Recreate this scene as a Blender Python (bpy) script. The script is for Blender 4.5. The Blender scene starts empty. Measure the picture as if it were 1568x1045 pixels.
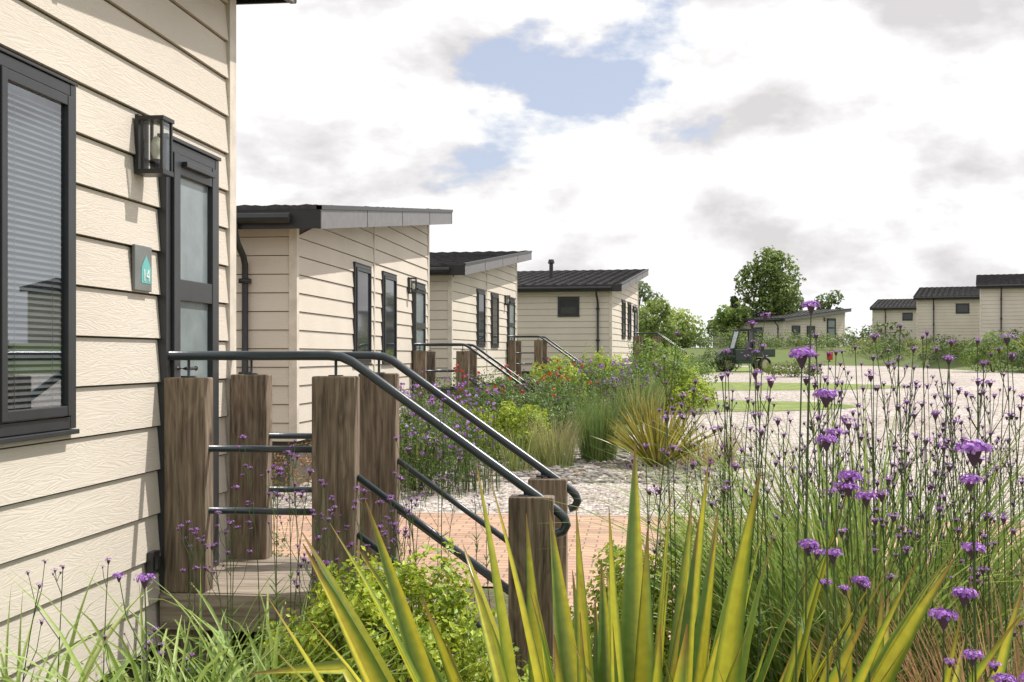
import bpy, math, random
from mathutils import Vector, Matrix, noise
R=random.Random(11)
sc=bpy.context.scene
sc.view_settings.view_transform='Standard'
try: sc.view_settings.look='None'
except: pass
sc.view_settings.exposure=0
U=R.uniform
# ------------------------------------------------------------ helpers
class MB:
    def __init__(s): s.v=[];s.f=[];s.c=[];s.m=[]
    def add(s,vs,fs,col=(1,1,1),mi=0,cols=None):
        b=len(s.v); s.v.extend(vs)
        s.f.extend([tuple(i+b for i in f) for f in fs]); s.m.extend([mi]*len(fs))
        if cols: s.c.extend(cols)
        else: s.c.extend([col]*len(vs))
    def box(s,x0,x1,y0,y1,z0,z1,col=(1,1,1),mi=0):
        x0,x1=min(x0,x1),max(x0,x1); y0,y1=min(y0,y1),max(y0,y1)
        vs=[(x0,y0,z0),(x1,y0,z0),(x1,y1,z0),(x0,y1,z0),(x0,y0,z1),(x1,y0,z1),(x1,y1,z1),(x0,y1,z1)]
        s.add(vs,[(0,3,2,1),(4,5,6,7),(0,1,5,4),(1,2,6,5),(2,3,7,6),(3,0,4,7)],col,mi)
    def tube(s,pts,rad,n=6,col=(1,1,1),mi=0,cap=True):
        pts=[Vector(p) for p in pts]
        if not isinstance(rad,(list,tuple)): rad=[rad]*len(pts)
        vs=[];fs=[]
        for i,p in enumerate(pts):
            a=pts[max(0,i-1)];b=pts[min(len(pts)-1,i+1)]
            t=(b-a).normalized()
            ref=Vector((0,1,0)) if abs(t.y)<.9 else Vector((1,0,0))
            u=t.cross(ref).normalized(); w=t.cross(u)
            for k in range(n):
                an=2*math.pi*k/n
                vs.append(tuple(p+(u*math.cos(an)+w*math.sin(an))*rad[i]))
        for i in range(len(pts)-1):
            for k in range(n):
                k2=(k+1)%n
                fs.append((i*n+k,i*n+k2,(i+1)*n+k2,(i+1)*n+k))
        if cap:
            fs.append(tuple(range(n))); fs.append(tuple((len(pts)-1)*n+k for k in reversed(range(n))))
        s.add(vs,fs,col,mi)
    def obj(s,name,mats,parent=None,smooth=False,bevel=0):
        me=bpy.data.meshes.new(name); me.from_pydata(s.v,[],s.f)
        if not isinstance(mats,(list,tuple)): mats=[mats]
        for m in mats: me.materials.append(m)
        me.polygons.foreach_set('material_index',s.m)
        at=me.color_attributes.new('Col','FLOAT_COLOR','POINT')
        fl=[]
        for c in s.c: fl.extend((c[0],c[1],c[2],1.0))
        at.data.foreach_set('color',fl)
        if smooth: me.polygons.foreach_set('use_smooth',[True]*len(me.polygons))
        me.update()
        o=bpy.data.objects.new(name,me); sc.collection.objects.link(o)
        if parent: o.parent=parent
        if bevel:
            b=o.modifiers.new('b','BEVEL'); b.width=bevel; b.segments=2; b.limit_method='ANGLE'
        return o
def empty(name,loc=(0,0,0),rot=0):
    e=bpy.data.objects.new(name,None); sc.collection.objects.link(e)
    e.location=loc; e.rotation_euler=(0,0,rot); e.empty_display_size=.3
    return e
# ------------------------------------------------------------ materials
def nt(name):
    m=bpy.data.materials.new(name); m.use_nodes=True
    n=m.node_tree.nodes; l=m.node_tree.links
    b=n['Principled BSDF']; return m,n,l,b
def ramp(n,stops):
    r=n.new('ShaderNodeValToRGB'); e=r.color_ramp.elements
    while len(e)<len(stops): e.new(.5)
    for i,(p,c) in enumerate(stops):
        e[i].position=p; e[i].color=(c[0],c[1],c[2],1)
    return r
def noisy(name,c1,c2,scale=5,rough=.7,bump=.2,bscale=None,vec=(1,1,1),detail=5,dist=0,lo=.35,hi=.65,metal=0,bdist=.01):
    m,n,l,b=nt(name)
    tc=n.new('ShaderNodeTexCoord'); mp=n.new('ShaderNodeMapping'); mp.inputs['Scale'].default_value=vec
    l.new(tc.outputs['Object'],mp.inputs[0])
    t=n.new('ShaderNodeTexNoise'); t.inputs['Scale'].default_value=scale; t.inputs['Detail'].default_value=detail; t.inputs['Distortion'].default_value=dist
    l.new(mp.outputs[0],t.inputs['Vector'])
    r=ramp(n,[(lo,c1),(hi,c2)]); l.new(t.outputs['Fac'],r.inputs[0]); l.new(r.outputs[0],b.inputs['Base Color'])
    b.inputs['Roughness'].default_value=rough; b.inputs['Metallic'].default_value=metal
    if bump:
        t2=n.new('ShaderNodeTexNoise'); t2.inputs['Scale'].default_value=bscale or scale*3; t2.inputs['Detail'].default_value=6; t2.inputs['Distortion'].default_value=dist
        l.new(mp.outputs[0],t2.inputs['Vector'])
        bp=n.new('ShaderNodeBump'); bp.inputs['Strength'].default_value=bump; bp.inputs['Distance'].default_value=bdist
        l.new(t2.outputs['Fac'],bp.inputs['Height']); l.new(bp.outputs[0],b.inputs['Normal'])
    return m
def siding_mat():
    m,n,l,b=nt('cream_siding')
    tc=n.new('ShaderNodeTexCoord'); mp=n.new('ShaderNodeMapping'); mp.inputs['Scale'].default_value=(1.3,1.3,14)
    l.new(tc.outputs['Object'],mp.inputs[0])
    t=n.new('ShaderNodeTexNoise'); t.inputs['Scale'].default_value=1.7; t.inputs['Detail'].default_value=2.5; t.inputs['Distortion'].default_value=.7
    l.new(mp.outputs[0],t.inputs['Vector'])
    mu=n.new('ShaderNodeMath'); mu.operation='MULTIPLY'; mu.inputs[1].default_value=75
    l.new(t.outputs['Fac'],mu.inputs[0])
    si=n.new('ShaderNodeMath'); si.operation='SINE'; l.new(mu.outputs[0],si.inputs[0])
    bp=n.new('ShaderNodeBump'); bp.inputs['Strength'].default_value=.15; bp.inputs['Distance'].default_value=.004
    l.new(si.outputs[0],bp.inputs['Height'])
    l.new(bp.outputs[0],b.inputs['Normal'])
    t3=n.new('ShaderNodeTexNoise'); t3.inputs['Scale'].default_value=1.1; t3.inputs['Detail'].default_value=7
    l.new(tc.outputs['Object'],t3.inputs['Vector'])
    r=ramp(n,[(.3,(.555,.50,.43)),(.7,(.62,.565,.49))]); l.new(t3.outputs['Fac'],r.inputs[0]); l.new(r.outputs[0],b.inputs['Base Color'])
    b.inputs['Roughness'].default_value=.62
    return m
def wood_mat(name,c1,c2,c3,axis='z'):
    m,n,l,b=nt(name)
    tc=n.new('ShaderNodeTexCoord'); mp=n.new('ShaderNodeMapping')
    mp.inputs['Scale'].default_value=(5,5,.7) if axis=='z' else (.8,6,6)
    l.new(tc.outputs['Object'],mp.inputs[0])
    t=n.new('ShaderNodeTexNoise'); t.inputs['Scale'].default_value=1.5; t.inputs['Detail'].default_value=2; t.inputs['Distortion'].default_value=1.1
    l.new(mp.outputs[0],t.inputs['Vector'])
    mu=n.new('ShaderNodeMath'); mu.operation='MULTIPLY'; mu.inputs[1].default_value=55; l.new(t.outputs['Fac'],mu.inputs[0])
    si=n.new('ShaderNodeMath'); si.operation='SINE'; l.new(mu.outputs[0],si.inputs[0])
    mp2=n.new('ShaderNodeMapping'); mp2.inputs['Scale'].default_value=(40,40,2.5) if axis=='z' else (2.5,40,40); l.new(tc.outputs['Object'],mp2.inputs[0])
    t2=n.new('ShaderNodeTexNoise'); t2.inputs['Scale'].default_value=1.5; t2.inputs['Detail'].default_value=8; l.new(mp2.outputs[0],t2.inputs['Vector'])
    ma=n.new('ShaderNodeMath'); ma.operation='MULTIPLY_ADD'; ma.inputs[1].default_value=.06; l.new(si.outputs[0],ma.inputs[0]); l.new(t2.outputs['Fac'],ma.inputs[2])
    t4=n.new('ShaderNodeTexNoise'); t4.inputs['Scale'].default_value=2.5; t4.inputs['Detail'].default_value=4; l.new(tc.outputs['Object'],t4.inputs['Vector'])
    mb_=n.new('ShaderNodeMath'); mb_.operation='MULTIPLY_ADD'; mb_.inputs[1].default_value=.5; l.new(t4.outputs['Fac'],mb_.inputs[0]); l.new(ma.outputs[0],mb_.inputs[2])
    r=ramp(n,[(.52,c1),(.75,c2),(.98,c3)]); l.new(mb_.outputs[0],r.inputs[0])
    mk=n.new('ShaderNodeMapping'); mk.inputs['Scale'].default_value=(5,5,2.2) if axis=='z' else (1.5,4,4); l.new(tc.outputs['Object'],mk.inputs[0])
    vk=n.new('ShaderNodeTexVoronoi'); vk.inputs['Scale'].default_value=1.0; l.new(mk.outputs[0],vk.inputs['Vector'])
    rk=ramp(n,[(.05,(.25,.2,.16)),(.14,(1,1,1))]); l.new(vk.outputs['Distance'],rk.inputs[0])
    mc=n.new('ShaderNodeMapping'); mc.inputs['Scale'].default_value=(22,22,1.1) if axis=='z' else (1.1,22,22); l.new(tc.outputs['Object'],mc.inputs[0])
    tc4=n.new('ShaderNodeTexNoise'); tc4.inputs['Scale'].default_value=1.3; tc4.inputs['Detail'].default_value=3; l.new(mc.outputs[0],tc4.inputs['Vector'])
    rc=ramp(n,[(.485,(1,1,1)),(.5,(.3,.25,.2)),(.515,(1,1,1))]); l.new(tc4.outputs['Fac'],rc.inputs[0])
    mk2=n.new('ShaderNodeMixRGB'); mk2.blend_type='MULTIPLY'; mk2.inputs[0].default_value=1; l.new(r.outputs[0],mk2.inputs[1]); l.new(rk.outputs[0],mk2.inputs[2])
    mk3=n.new('ShaderNodeMixRGB'); mk3.blend_type='MULTIPLY'; mk3.inputs[0].default_value=.55; l.new(mk2.outputs[0],mk3.inputs[1]); l.new(rc.outputs[0],mk3.inputs[2])
    l.new(mk3.outputs[0],b.inputs['Base Color'])
    bp=n.new('ShaderNodeBump'); bp.inputs['Strength'].default_value=.5; bp.inputs['Distance'].default_value=.004
    l.new(ma.outputs[0],bp.inputs['Height']); l.new(bp.outputs[0],b.inputs['Normal'])
    b.inputs['Roughness'].default_value=.8
    return m
def leaf_mat(name,trans=.35,rough=.5,gain=1.0):
    m,n,l,b=nt(name)
    a=n.new('ShaderNodeAttribute'); a.attribute_name='Col'
    g=n.new('ShaderNodeTexNoise'); g.inputs['Scale'].default_value=45; g.inputs['Detail'].default_value=1
    tc=n.new('ShaderNodeTexCoord'); l.new(tc.outputs['Object'],g.inputs['Vector'])
    mr=n.new('ShaderNodeMapRange'); mr.inputs[3].default_value=.75*gain; mr.inputs[4].default_value=1.25*gain
    l.new(g.outputs['Fac'],mr.inputs[0])
    mx=n.new('ShaderNodeVectorMath'); mx.operation='SCALE'; l.new(a.outputs['Color'],mx.inputs[0]); l.new(mr.outputs[0],mx.inputs['Scale'])
    l.new(mx.outputs[0],b.inputs['Base Color']); b.inputs['Roughness'].default_value=rough
    if trans:
        tr=n.new('ShaderNodeBsdfTranslucent'); l.new(mx.outputs[0],tr.inputs['Color'])
        ms=n.new('ShaderNodeMixShader'); ms.inputs[0].default_value=trans
        l.new(b.outputs[0],ms.inputs[1]); l.new(tr.outputs[0],ms.inputs[2])
        l.new(ms.outputs[0],n['Material Output'].inputs['Surface'])
    return m
def plain(name,c,rough=.5,metal=0,bump=.04):
    return noisy(name,tuple(x*.88 for x in c),tuple(min(1,x*1.1) for x in c),scale=8,rough=rough,metal=metal,bump=bump,bscale=60)
SIDING=siding_mat()
GAP=plain('shadow_gap_backing',(.10,.075,.055),.9)  # wall core coloured dark brown so board gaps read as shadow lines
TRIM=plain('cream_trim',(.60,.545,.47),.55)
ROOF=noisy('roof_tile',(.022,.021,.022),(.06,.056,.056),scale=6,rough=.75,bump=.5,bscale=30)
FASCIA=plain('grey_fascia',(.15,.145,.15),.45)
DARKF=plain('dark_fascia',(.018,.018,.02),.4)
FRAME=plain('anthracite_frame',(.026,.028,.032),.38)
METAL=plain('rail_metal',(.028,.038,.046),.28)
GLASSD=plain('window_glass_dark',(.03,.035,.04),.04,bump=0)
DARKROOM=plain('room_interior',(.04,.045,.05),.8,bump=0)
FROST=plain('frosted_glass',(.20,.24,.25),.18)
POST=wood_mat('weathered_oak',(.075,.054,.036),(.175,.13,.09),(.28,.22,.16))
DECK=wood_mat('deck_board',(.17,.135,.10),(.27,.22,.17),(.36,.30,.24),'x')
SOFFIT=plain('soffit',(.05,.045,.04),.6)
LEAF=leaf_mat('leaf',.38,.5,1.1)
LEAFS=leaf_mat('leaf_glossy',.3,.33,1.02)
PETAL=leaf_mat('petal',.3,.7,1.05)
BARK=noisy('bark',(.05,.04,.03),(.12,.095,.07),scale=6,rough=.9,bump=.6)
def glass_pane(name,base):
    m,n,l,b=nt(name)
    tr=n.new('ShaderNodeBsdfTransparent'); tr.inputs[0].default_value=(.75,.79,.80,1)
    gl=n.new('ShaderNodeBsdfGlossy'); gl.inputs['Roughness'].default_value=.01; gl.inputs['Color'].default_value=(.86,.9,.95,1)
    lw=n.new('ShaderNodeLayerWeight'); lw.inputs[0].default_value=.5
    pw=n.new('ShaderNodeMath'); pw.operation='POWER'; pw.inputs[1].default_value=4; l.new(lw.outputs['Facing'],pw.inputs[0])
    ma=n.new('ShaderNodeMath'); ma.operation='MULTIPLY_ADD'; ma.inputs[1].default_value=.7; ma.inputs[2].default_value=base; l.new(pw.outputs[0],ma.inputs[0])
    ms=n.new('ShaderNodeMixShader'); l.new(ma.outputs[0],ms.inputs[0]); l.new(tr.outputs[0],ms.inputs[1]); l.new(gl.outputs[0],ms.inputs[2])
    l.new(ms.outputs[0],n['Material Output'].inputs['Surface'])
    return m
PANE=glass_pane('window_pane',.06); PANEC=glass_pane('coated_window_pane',.22)
# ------------------------------------------------------------ terrain
def smooth(a,b,t):
    t=max(0,min(1,(t-a)/(b-a))); return t*t*(3-2*t)
def gy_raw(y): return 0 if y<7 else 1.3*(1-math.exp(-(y-7)/45))
def gz(x,y):
    y0=math.floor(y); t=y-y0
    z=gy_raw(y0)*(1-t)+gy_raw(y0+1)*t
    return z
def edge(y): return 16.2-(y-54)*.14 if y>54 else 16.2+(54-y)*1.3
def hill(x,y):
    h=0
    if y>38: h=max(h,1.35*smooth(0,4.5,x-edge(y)))
    h=max(h,1.1*smooth(72,86,y))
    return h
def gh(x,y): return gz(x,y)+hill(x,y)
ys=[-60,-20,-6]+list(range(-3,125))+[135,150,175,210,260,340,500,800,1400,2500]
xs=[-2500,-1200,-600,-300,-150,-80,-50,-35,-25]+[-20+i*1.0 for i in range(0,66)]+[50,60,80,110,160,300,600,1200,2500]
mb=MB(); vs=[];fs=[]
for y in ys:
    for x in xs: vs.append((x,y,gh(x,min(y,200))))
W=len(xs)
for j in range(len(ys)-1):
    for i in range(W-1): fs.append((j*W+i,j*W+i+1,(j+1)*W+i+1,(j+1)*W+i))
mb.add(vs,fs)
def ground_mat():
    m,n,l,b=nt('ground_soil_grass')
    tc=n.new('ShaderNodeTexCoord')
    t=n.new('ShaderNodeTexNoise'); t.inputs['Scale'].default_value=.6; t.inputs['Detail'].default_value=8
    l.new(tc.outputs['Object'],t.inputs['Vector'])
    t2=n.new('ShaderNodeTexNoise'); t2.inputs['Scale'].default_value=30; t2.inputs['Detail'].default_value=6; l.new(tc.outputs['Object'],t2.inputs['Vector'])
    ra=ramp(n,[(.3,(.06,.042,.026)),(.7,(.14,.105,.07))]); l.new(t2.outputs['Fac'],ra.inputs[0])
    rb=ramp(n,[(.3,(.06,.09,.022)),(.7,(.14,.18,.045))]); l.new(t2.outputs['Fac'],rb.inputs[0])
    rm=ramp(n,[(.42,(0,0,0)),(.55,(1,1,1))]); l.new(t.outputs['Fac'],rm.inputs[0])
    sx=n.new('ShaderNodeSeparateXYZ'); l.new(tc.outputs['Object'],sx.inputs[0])
    mr=n.new('ShaderNodeMapRange'); mr.inputs[1].default_value=25; mr.inputs[2].default_value=50; l.new(sx.outputs['Y'],mr.inputs[0])
    mxm=n.new('ShaderNodeMath'); mxm.operation='MAXIMUM'; l.new(rm.outputs[0],mxm.inputs[0]); l.new(mr.outputs[0],mxm.inputs[1])
    mx=n.new('ShaderNodeMixRGB'); l.new(mxm.outputs[0],mx.inputs[0]); l.new(ra.outputs[0],mx.inputs[1]); l.new(rb.outputs[0],mx.inputs[2])
    l.new(mx.outputs[0],b.inputs['Base Color']); b.inputs['Roughness'].default_value=.95
    bp=n.new('ShaderNodeBump'); bp.inputs['Strength'].default_value=.8; bp.inputs['Distance'].default_value=.03; l.new(t2.outputs['Fac'],bp.inputs['Height']); l.new(bp.outputs[0],b.inputs['Normal'])
    return m
mb.obj('ground',ground_mat(),smooth=True)
def gravel_mat():
    m,n,l,b=nt('pale_gravel')
    tc=n.new('ShaderNodeTexCoord')
    v=n.new('ShaderNodeTexVoronoi'); v.inputs['Scale'].default_value=26; l.new(tc.outputs['Object'],v.inputs['Vector'])
    sx=n.new('ShaderNodeSeparateColor'); l.new(v.outputs['Color'],sx.inputs[0])
    r=ramp(n,[(0,(.13,.11,.10)),(.28,(.34,.30,.275)),(.6,(.46,.42,.39)),(1,(.68,.65,.62))]); l.new(sx.outputs[0],r.inputs[0])
    t=n.new('ShaderNodeTexNoise'); t.inputs['Scale'].default_value=.35; t.inputs['Detail'].default_value=9; t.inputs['Roughness'].default_value=.65; l.new(tc.outputs['Object'],t.inputs['Vector'])
    r2=ramp(n,[(.35,(.80,.75,.71)),(.65,(1.04,1.03,1.01))]); l.new(t.outputs['Fac'],r2.inputs[0])
    mx=n.new('ShaderNodeMixRGB'); mx.blend_type='MULTIPLY'; mx.inputs[0].default_value=1; l.new(r.outputs[0],mx.inputs[1]); l.new(r2.outputs[0],mx.inputs[2])
    l.new(mx.outputs[0],b.inputs['Base Color']); b.inputs['Roughness'].default_value=.9
    bp=n.new('ShaderNodeBump'); bp.invert=True; bp.inputs['Strength'].default_value=.9; bp.inputs['Distance'].default_value=.025; l.new(v.outputs['Distance'],bp.inputs['Height']); l.new(bp.outputs[0],b.inputs['Normal'])
    return m
def paving_mat():
    m,n,l,b=nt('block_paving')
    tc=n.new('ShaderNodeTexCoord'); mp=n.new('ShaderNodeMapping'); l.new(tc.outputs['Object'],mp.inputs[0])
    br=n.new('ShaderNodeTexBrick'); br.inputs['Scale'].default_value=1; br.inputs['Brick Width'].default_value=.2; br.inputs['Row Height'].default_value=.1
    br.inputs['Mortar Size'].default_value=.006; br.inputs['Color1'].default_value=(.52,.325,.215,1); br.inputs['Color2'].default_value=(.39,.25,.18,1); br.inputs['Mortar'].default_value=(.19,.14,.10,1)
    l.new(mp.outputs[0],br.inputs['Vector'])
    t=n.new('ShaderNodeTexNoise'); t.inputs['Scale'].default_value=3; t.inputs['Detail'].default_value=8; l.new(tc.outputs['Object'],t.inputs['Vector'])
    r2=ramp(n,[(.3,(.78,.78,.78)),(.7,(1.08,1.08,1.08))]); l.new(t.outputs['Fac'],r2.inputs[0])
    mx=n.new('ShaderNodeMixRGB'); mx.blend_type='MULTIPLY'; mx.inputs[0].default_value=1; l.new(br.outputs[0],mx.inputs[1]); l.new(r2.outputs[0],mx.inputs[2])
    l.new(mx.outputs[0],b.inputs['Base Color']); b.inputs['Roughness'].default_value=.85
    bp=n.new('ShaderNodeBump'); bp.invert=True; bp.inputs['Strength'].default_value=.6; bp.inputs['Distance'].default_value=.006; l.new(br.outputs['Fac'],bp.inputs['Height']); l.new(bp.outputs[0],b.inputs['Normal'])
    return m
LAWN=noisy('lawn_grass',(.11,.16,.03),(.21,.26,.06),scale=3,rough=.9,bump=.7,bscale=60,detail=9)
GRAVEL=gravel_mat(); PAVE=paving_mat()
def sheet(name,y0,y1,xl,xr,off,mat,step=.25,jit=.12,nx=1):
    mb=MB(); y=y0; rows=[]
    while y<=y1+1e-6:
        a=xl(y)+jit*(noise.noise(Vector((0,y*1.7,3.1)))*1.6); b=xr(y)+jit*(noise.noise(Vector((5,y*1.7,8.1)))*1.6)
        z=gz(0,y)+off
        rows.append([(a+(b-a)*i/nx,y,z) for i in range(nx+1)]); y+=step
    vs=[p for r in rows for p in r]; fs=[]
    k=nx+1
    for j in range(len(rows)-1):
        for i in range(nx): fs.append((j*k+i,j*k+i+1,(j+1)*k+i+1,(j+1)*k+i))
    mb.add(vs,fs); return mb.obj(name,mat)
def gl(y):
    if y<14: return -4.0
    if y<15.5: return -4.0+(y-14)/1.5*3.6
    if y<30: return -.4+(y-15.5)*.06
    return .5+(y-30)*.03
sheet('gravel_road',11,88,gl,lambda y:edge(y) if y>38 else 38,.008,GRAVEL,jit=.25)
sheet('paved_path',8,11,lambda y:-5.0,lambda y:14,.012,PAVE,jit=0)
sheet('paved_path',5,8,lambda y:-.55,lambda y:.9,.012,PAVE,jit=0)
def oval(y,a,b): return math.sqrt(max(0,1-((y-(a+b)/2)/((b-a)/2))**2))
sheet('lawn',25,29.5,lambda y:.2,lambda y:.6+4.0*oval(y,25,29.5),.016,LAWN,jit=.15)
sheet('lawn',34.5,41,lambda y:1.0,lambda y:1.2+6.6*oval(y,34.5,41),.016,LAWN,jit=.2)
sheet('lawn',52,70,lambda y:1.8,lambda y:2.2+4.6*oval(y,52,70),.016,LAWN,jit=.3)
mb=MB(); mb.box(-5,14,11.0,11.1,0.0,.128); mb.obj('path_edging',noisy('edging_concrete',(.36,.27,.21),(.46,.36,.30),scale=6,rough=.9,bump=.2),bevel=.008)
def stones(name,pts,cols,rmin,rmax):
    mb=MB()
    for (x,y) in pts:
        r=rmin+(rmax-rmin)*R.random()**2; z=gh(x,y)+r*.25
        vs=[];n1=6
        sx,sy,sz=U(.7,1.3),U(.7,1.3),U(.4,.8); a=U(0,6)
        c=cols[R.randrange(len(cols))]; k=U(.7,1.2); c=tuple(q*k for q in c)
        vs.append((x,y,z-r*sz))
        for j in range(2):
            rr=r*(.9 if j==0 else .75); zz=z+(-.25 if j==0 else .4)*r*sz
            for i in range(n1):
                an=a+i*math.pi*2/n1; q=U(.8,1.15)
                vs.append((x+math.cos(an)*rr*sx*q,y+math.sin(an)*rr*sy*q,zz))
        vs.append((x+U(-.2,.2)*r,y,z+r*sz*.8))
        fs=[]
        for i in range(n1):
            i2=(i+1)%n1
            fs+= [(0,1+i2,1+i),(1+i,1+i2,7+i2,7+i),(7+i,7+i2,13)]
        mb.add(vs,fs,c)
    mm=leaf_mat(name+'_mat',0,.85); return mb.obj(name,mm)
pts=[]
for i in range(4600):
    y=U(13.3,16.8); x=U(-3.4,1.4)
    if noise.noise(Vector((x*1.3,y*1.3,2)))>-.25: pts.append((x,y))
stones('stone_mulch',pts,[(.22,.205,.19),(.15,.14,.13),(.33,.30,.27),(.22,.175,.14)],.02,.07)
pts=[(U(-3.6,4.5),11.15+6*R.random()**1.6) for i in range(9000)]
stones('loose_gravel',pts,[(.46,.42,.39),(.30,.26,.235),(.60,.57,.54),(.2,.17,.15)],.009,.026)
# ------------------------------------------------------------ lodges
def lodge(loc,rot,L=7.8,D=12,zb=.3,zf=.52,ze=2.8,rise=.9,wins=(),door=None,side_wins=(),pipe=-.53,flue=None,near=False,joint=None,ox=.36):
    root=empty('holiday_lodge',loc,rot)
    top=lambda y: ze+rise*y/L
    w=MB(); bh=.2; z=zb
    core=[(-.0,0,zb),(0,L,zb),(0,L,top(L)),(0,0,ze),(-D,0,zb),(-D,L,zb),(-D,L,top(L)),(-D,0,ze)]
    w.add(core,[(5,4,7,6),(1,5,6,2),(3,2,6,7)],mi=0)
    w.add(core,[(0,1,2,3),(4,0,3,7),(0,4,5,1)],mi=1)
    gp=.008
    while z<top(L)-.01:
        z1=min(z+bh,top(L)); zt=z1-gp
        ya=0 if z<=ze else (z-ze)/rise*L
        yb=0 if zt<=ze else (zt-ze)/rise*L
        a,b=.022,.006
        w.add([(a,ya,z),(a,L,z),(b,L,zt),(b,min(yb,L),zt),(.001,ya,z),(.001,L,z)],[(0,1,2,3),(4,5,1,0)])
        if z<ze-.02:
            z2=min(zt,ze); 
            w.add([(-D,-a,z),(0,-a,z),(0,-b,z2),(-D,-b,z2),(-D,-.001,z),(0,-.001,z)],[(0,1,2,3),(4,5,1,0)])
        z+=bh
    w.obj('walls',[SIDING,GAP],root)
    p=MB(); p.box(-D+.1,-.08,.08,L-.08,min(-.3,zb-1.2),zb+.01); p.obj('plinth',plain('plinth',(.10,.085,.07),.8),root)
    t=MB()
    t.box(-.06,.03,-.03,.06,zb,ze)
    t.box(-.06,.03,L-.07,L+.03,zb,top(L)-.02)
    t.box(-D-.03,-D+.05,-.03,.06,zb,ze)
    if joint is not None: t.box(.003,.028,joint,joint+.05,zb,top(joint)-.02)
    t.obj('corner_trim',TRIM,root,bevel=.004)
    oy=.30; sl=rise/L
    rz=lambda y: ze+.03+sl*y
    r=MB()
    ya,yb=-oy,L+oy; xa,xb=-D-.2,ox
    def slab(m,x0,x1,y0,y1,o0,o1,mi=0):
        m.add([(x0,y0,rz(y0)+o0),(x1,y0,rz(y0)+o0),(x1,y1,rz(y1)+o0),(x0,y1,rz(y1)+o0),(x0,y0,rz(y0)+o1),(x1,y0,rz(y0)+o1),(x1,y1,rz(y1)+o1),(x0,y1,rz(y1)+o1)],
              [(0,3,2,1),(4,5,6,7),(0,1,5,4),(1,2,6,5),(2,3,7,6),(3,0,4,7)],mi=mi)
    slab(r,xa+.02,xb-.02,ya+.02,yb-.02,0,.15,mi=0)
    r.obj('soffit',SOFFIT,root)
    tl=MB(); y=ya-.04
    while y<yb:
        y1=min(y+.33,yb+.03)
        nx=int((xb-xa)/.33); 
        for q in range(nx):
            x0=xa-.02+q*(xb-xa+.05)/nx; x1=xa-.02+(q+1)*(xb-xa+.05)/nx
            h=U(.0,.008); zz0=rz(y)+.185+h; zz1=rz(y1)+.165+h
            xm=(x0+x1)/2
            tl.add([(x0,y,zz0),(xm,y,zz0+.022),(x1,y,zz0),(x0,y1+.02,zz1),(xm,y1+.02,zz1+.022),(x1,y1+.02,zz1),(x0,y,zz0-.035),(x1,y,zz0-.035)],
                   [(0,1,4,3),(1,2,5,4),(6,7,2,1,0)])
        y=y1 if y1<yb+.02 else yb+1
    tl.obj('roof_tiles',ROOF,root)
    fb=MB(); slab(fb,xb-.02,xb+.012,ya-.03,yb+.03,-.05,.15,0)
    n=4
    for q in range(1,n):
        y=ya+(yb-ya)*q/n; slab(fb,xb+.012,xb+.018,y-.02,y+.02,-.052,.152)
    fb.obj('gable_fascia',FASCIA,root)
    fs2=MB(); slab(fs2,xa,xb+.016,ya-.035,ya-.003,-.045,.17); slab(fs2,xa,xb+.016,yb+.002,yb+.03,-.045,.17)
    slab(fs2,xb-.03,xb+.03,ya-.04,yb+.035,.152,.20)
    g=rz(ya)+.0
    fs2.tube([(xa,ya-.09,g+.09),(xb-.3,ya-.09,g+.06)],.055,8)
    fs2.obj('eave_fascia',DARKF,root)
    dp=MB()
    dp.tube([(pipe,ya-.09,g+.03),(pipe,ya-.09,g-.08),(pipe,ya-.02,g-.18),(pipe,-.12,g-.32),(pipe,-.07,g-.40),(pipe,-.07,g-.55),(pipe,-.07,zb-.1)],.036,8)
    for zz in (g-.6,g-1.6): dp.box(pipe-.055,pipe+.055,-.12,-.02,zz,zz+.05)
    dp.obj('downpipe',DARKF,root,smooth=True)
    if flue:
        fl=MB(); x,y=flue; fl.tube([(x,y,rz(y)+.1),(x,y,rz(y)+.75)],.07,10); fl.tube([(x,y,rz(y)+.7),(x,y,rz(y)+.72),(x,y,rz(y)+.84)],[.11,.12,.09],10)
        fl.obj('flue',DARKF,root)
    fr=MB(); gs=MB(); pn=MB(); bl=MB()
    def F(m,side,u0,u1,o0,o1,z0,z1,mi=0):
        if side: m.box(u0,u1,-o0,-o1,z0,z1,mi=mi)
        else: m.box(o0,o1,u0,u1,z0,z1,mi=mi)
    def window(side,u0,u1,z0,z1,detail=False,frost=0):
        f=.045
        F(fr,side,u0,u0+f,.0,.045,z0,z1); F(fr,side,u1-f,u1,.0,.045,z0,z1)
        F(fr,side,u0+f,u1-f,.0,.043,z1-f,z1); F(fr,side,u0+f,u1-f,.0,.043,z0,z0+f)
        F(fr,side,u0-.008,u1+.008,.0,.055,z0-.022,z0-.003); F(fr,side,u0-.006,u1+.006,.0,.05,z1+.002,z1+.014)
        a,b,c,d=u0+f+.006,u1-f-.006,z0+f+.006,z1-f-.006; s=.038
        F(fr,side,a,a+s,.023,.058,c,d); F(fr,side,b-s,b,.023,.058,c,d)
        F(fr,side,a+s,b-s,.023,.056,d-s,d); F(fr,side,a+s,b-s,.023,.056,c,c+s)
        a+=s;b-=s;c+=s;d-=s
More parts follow.
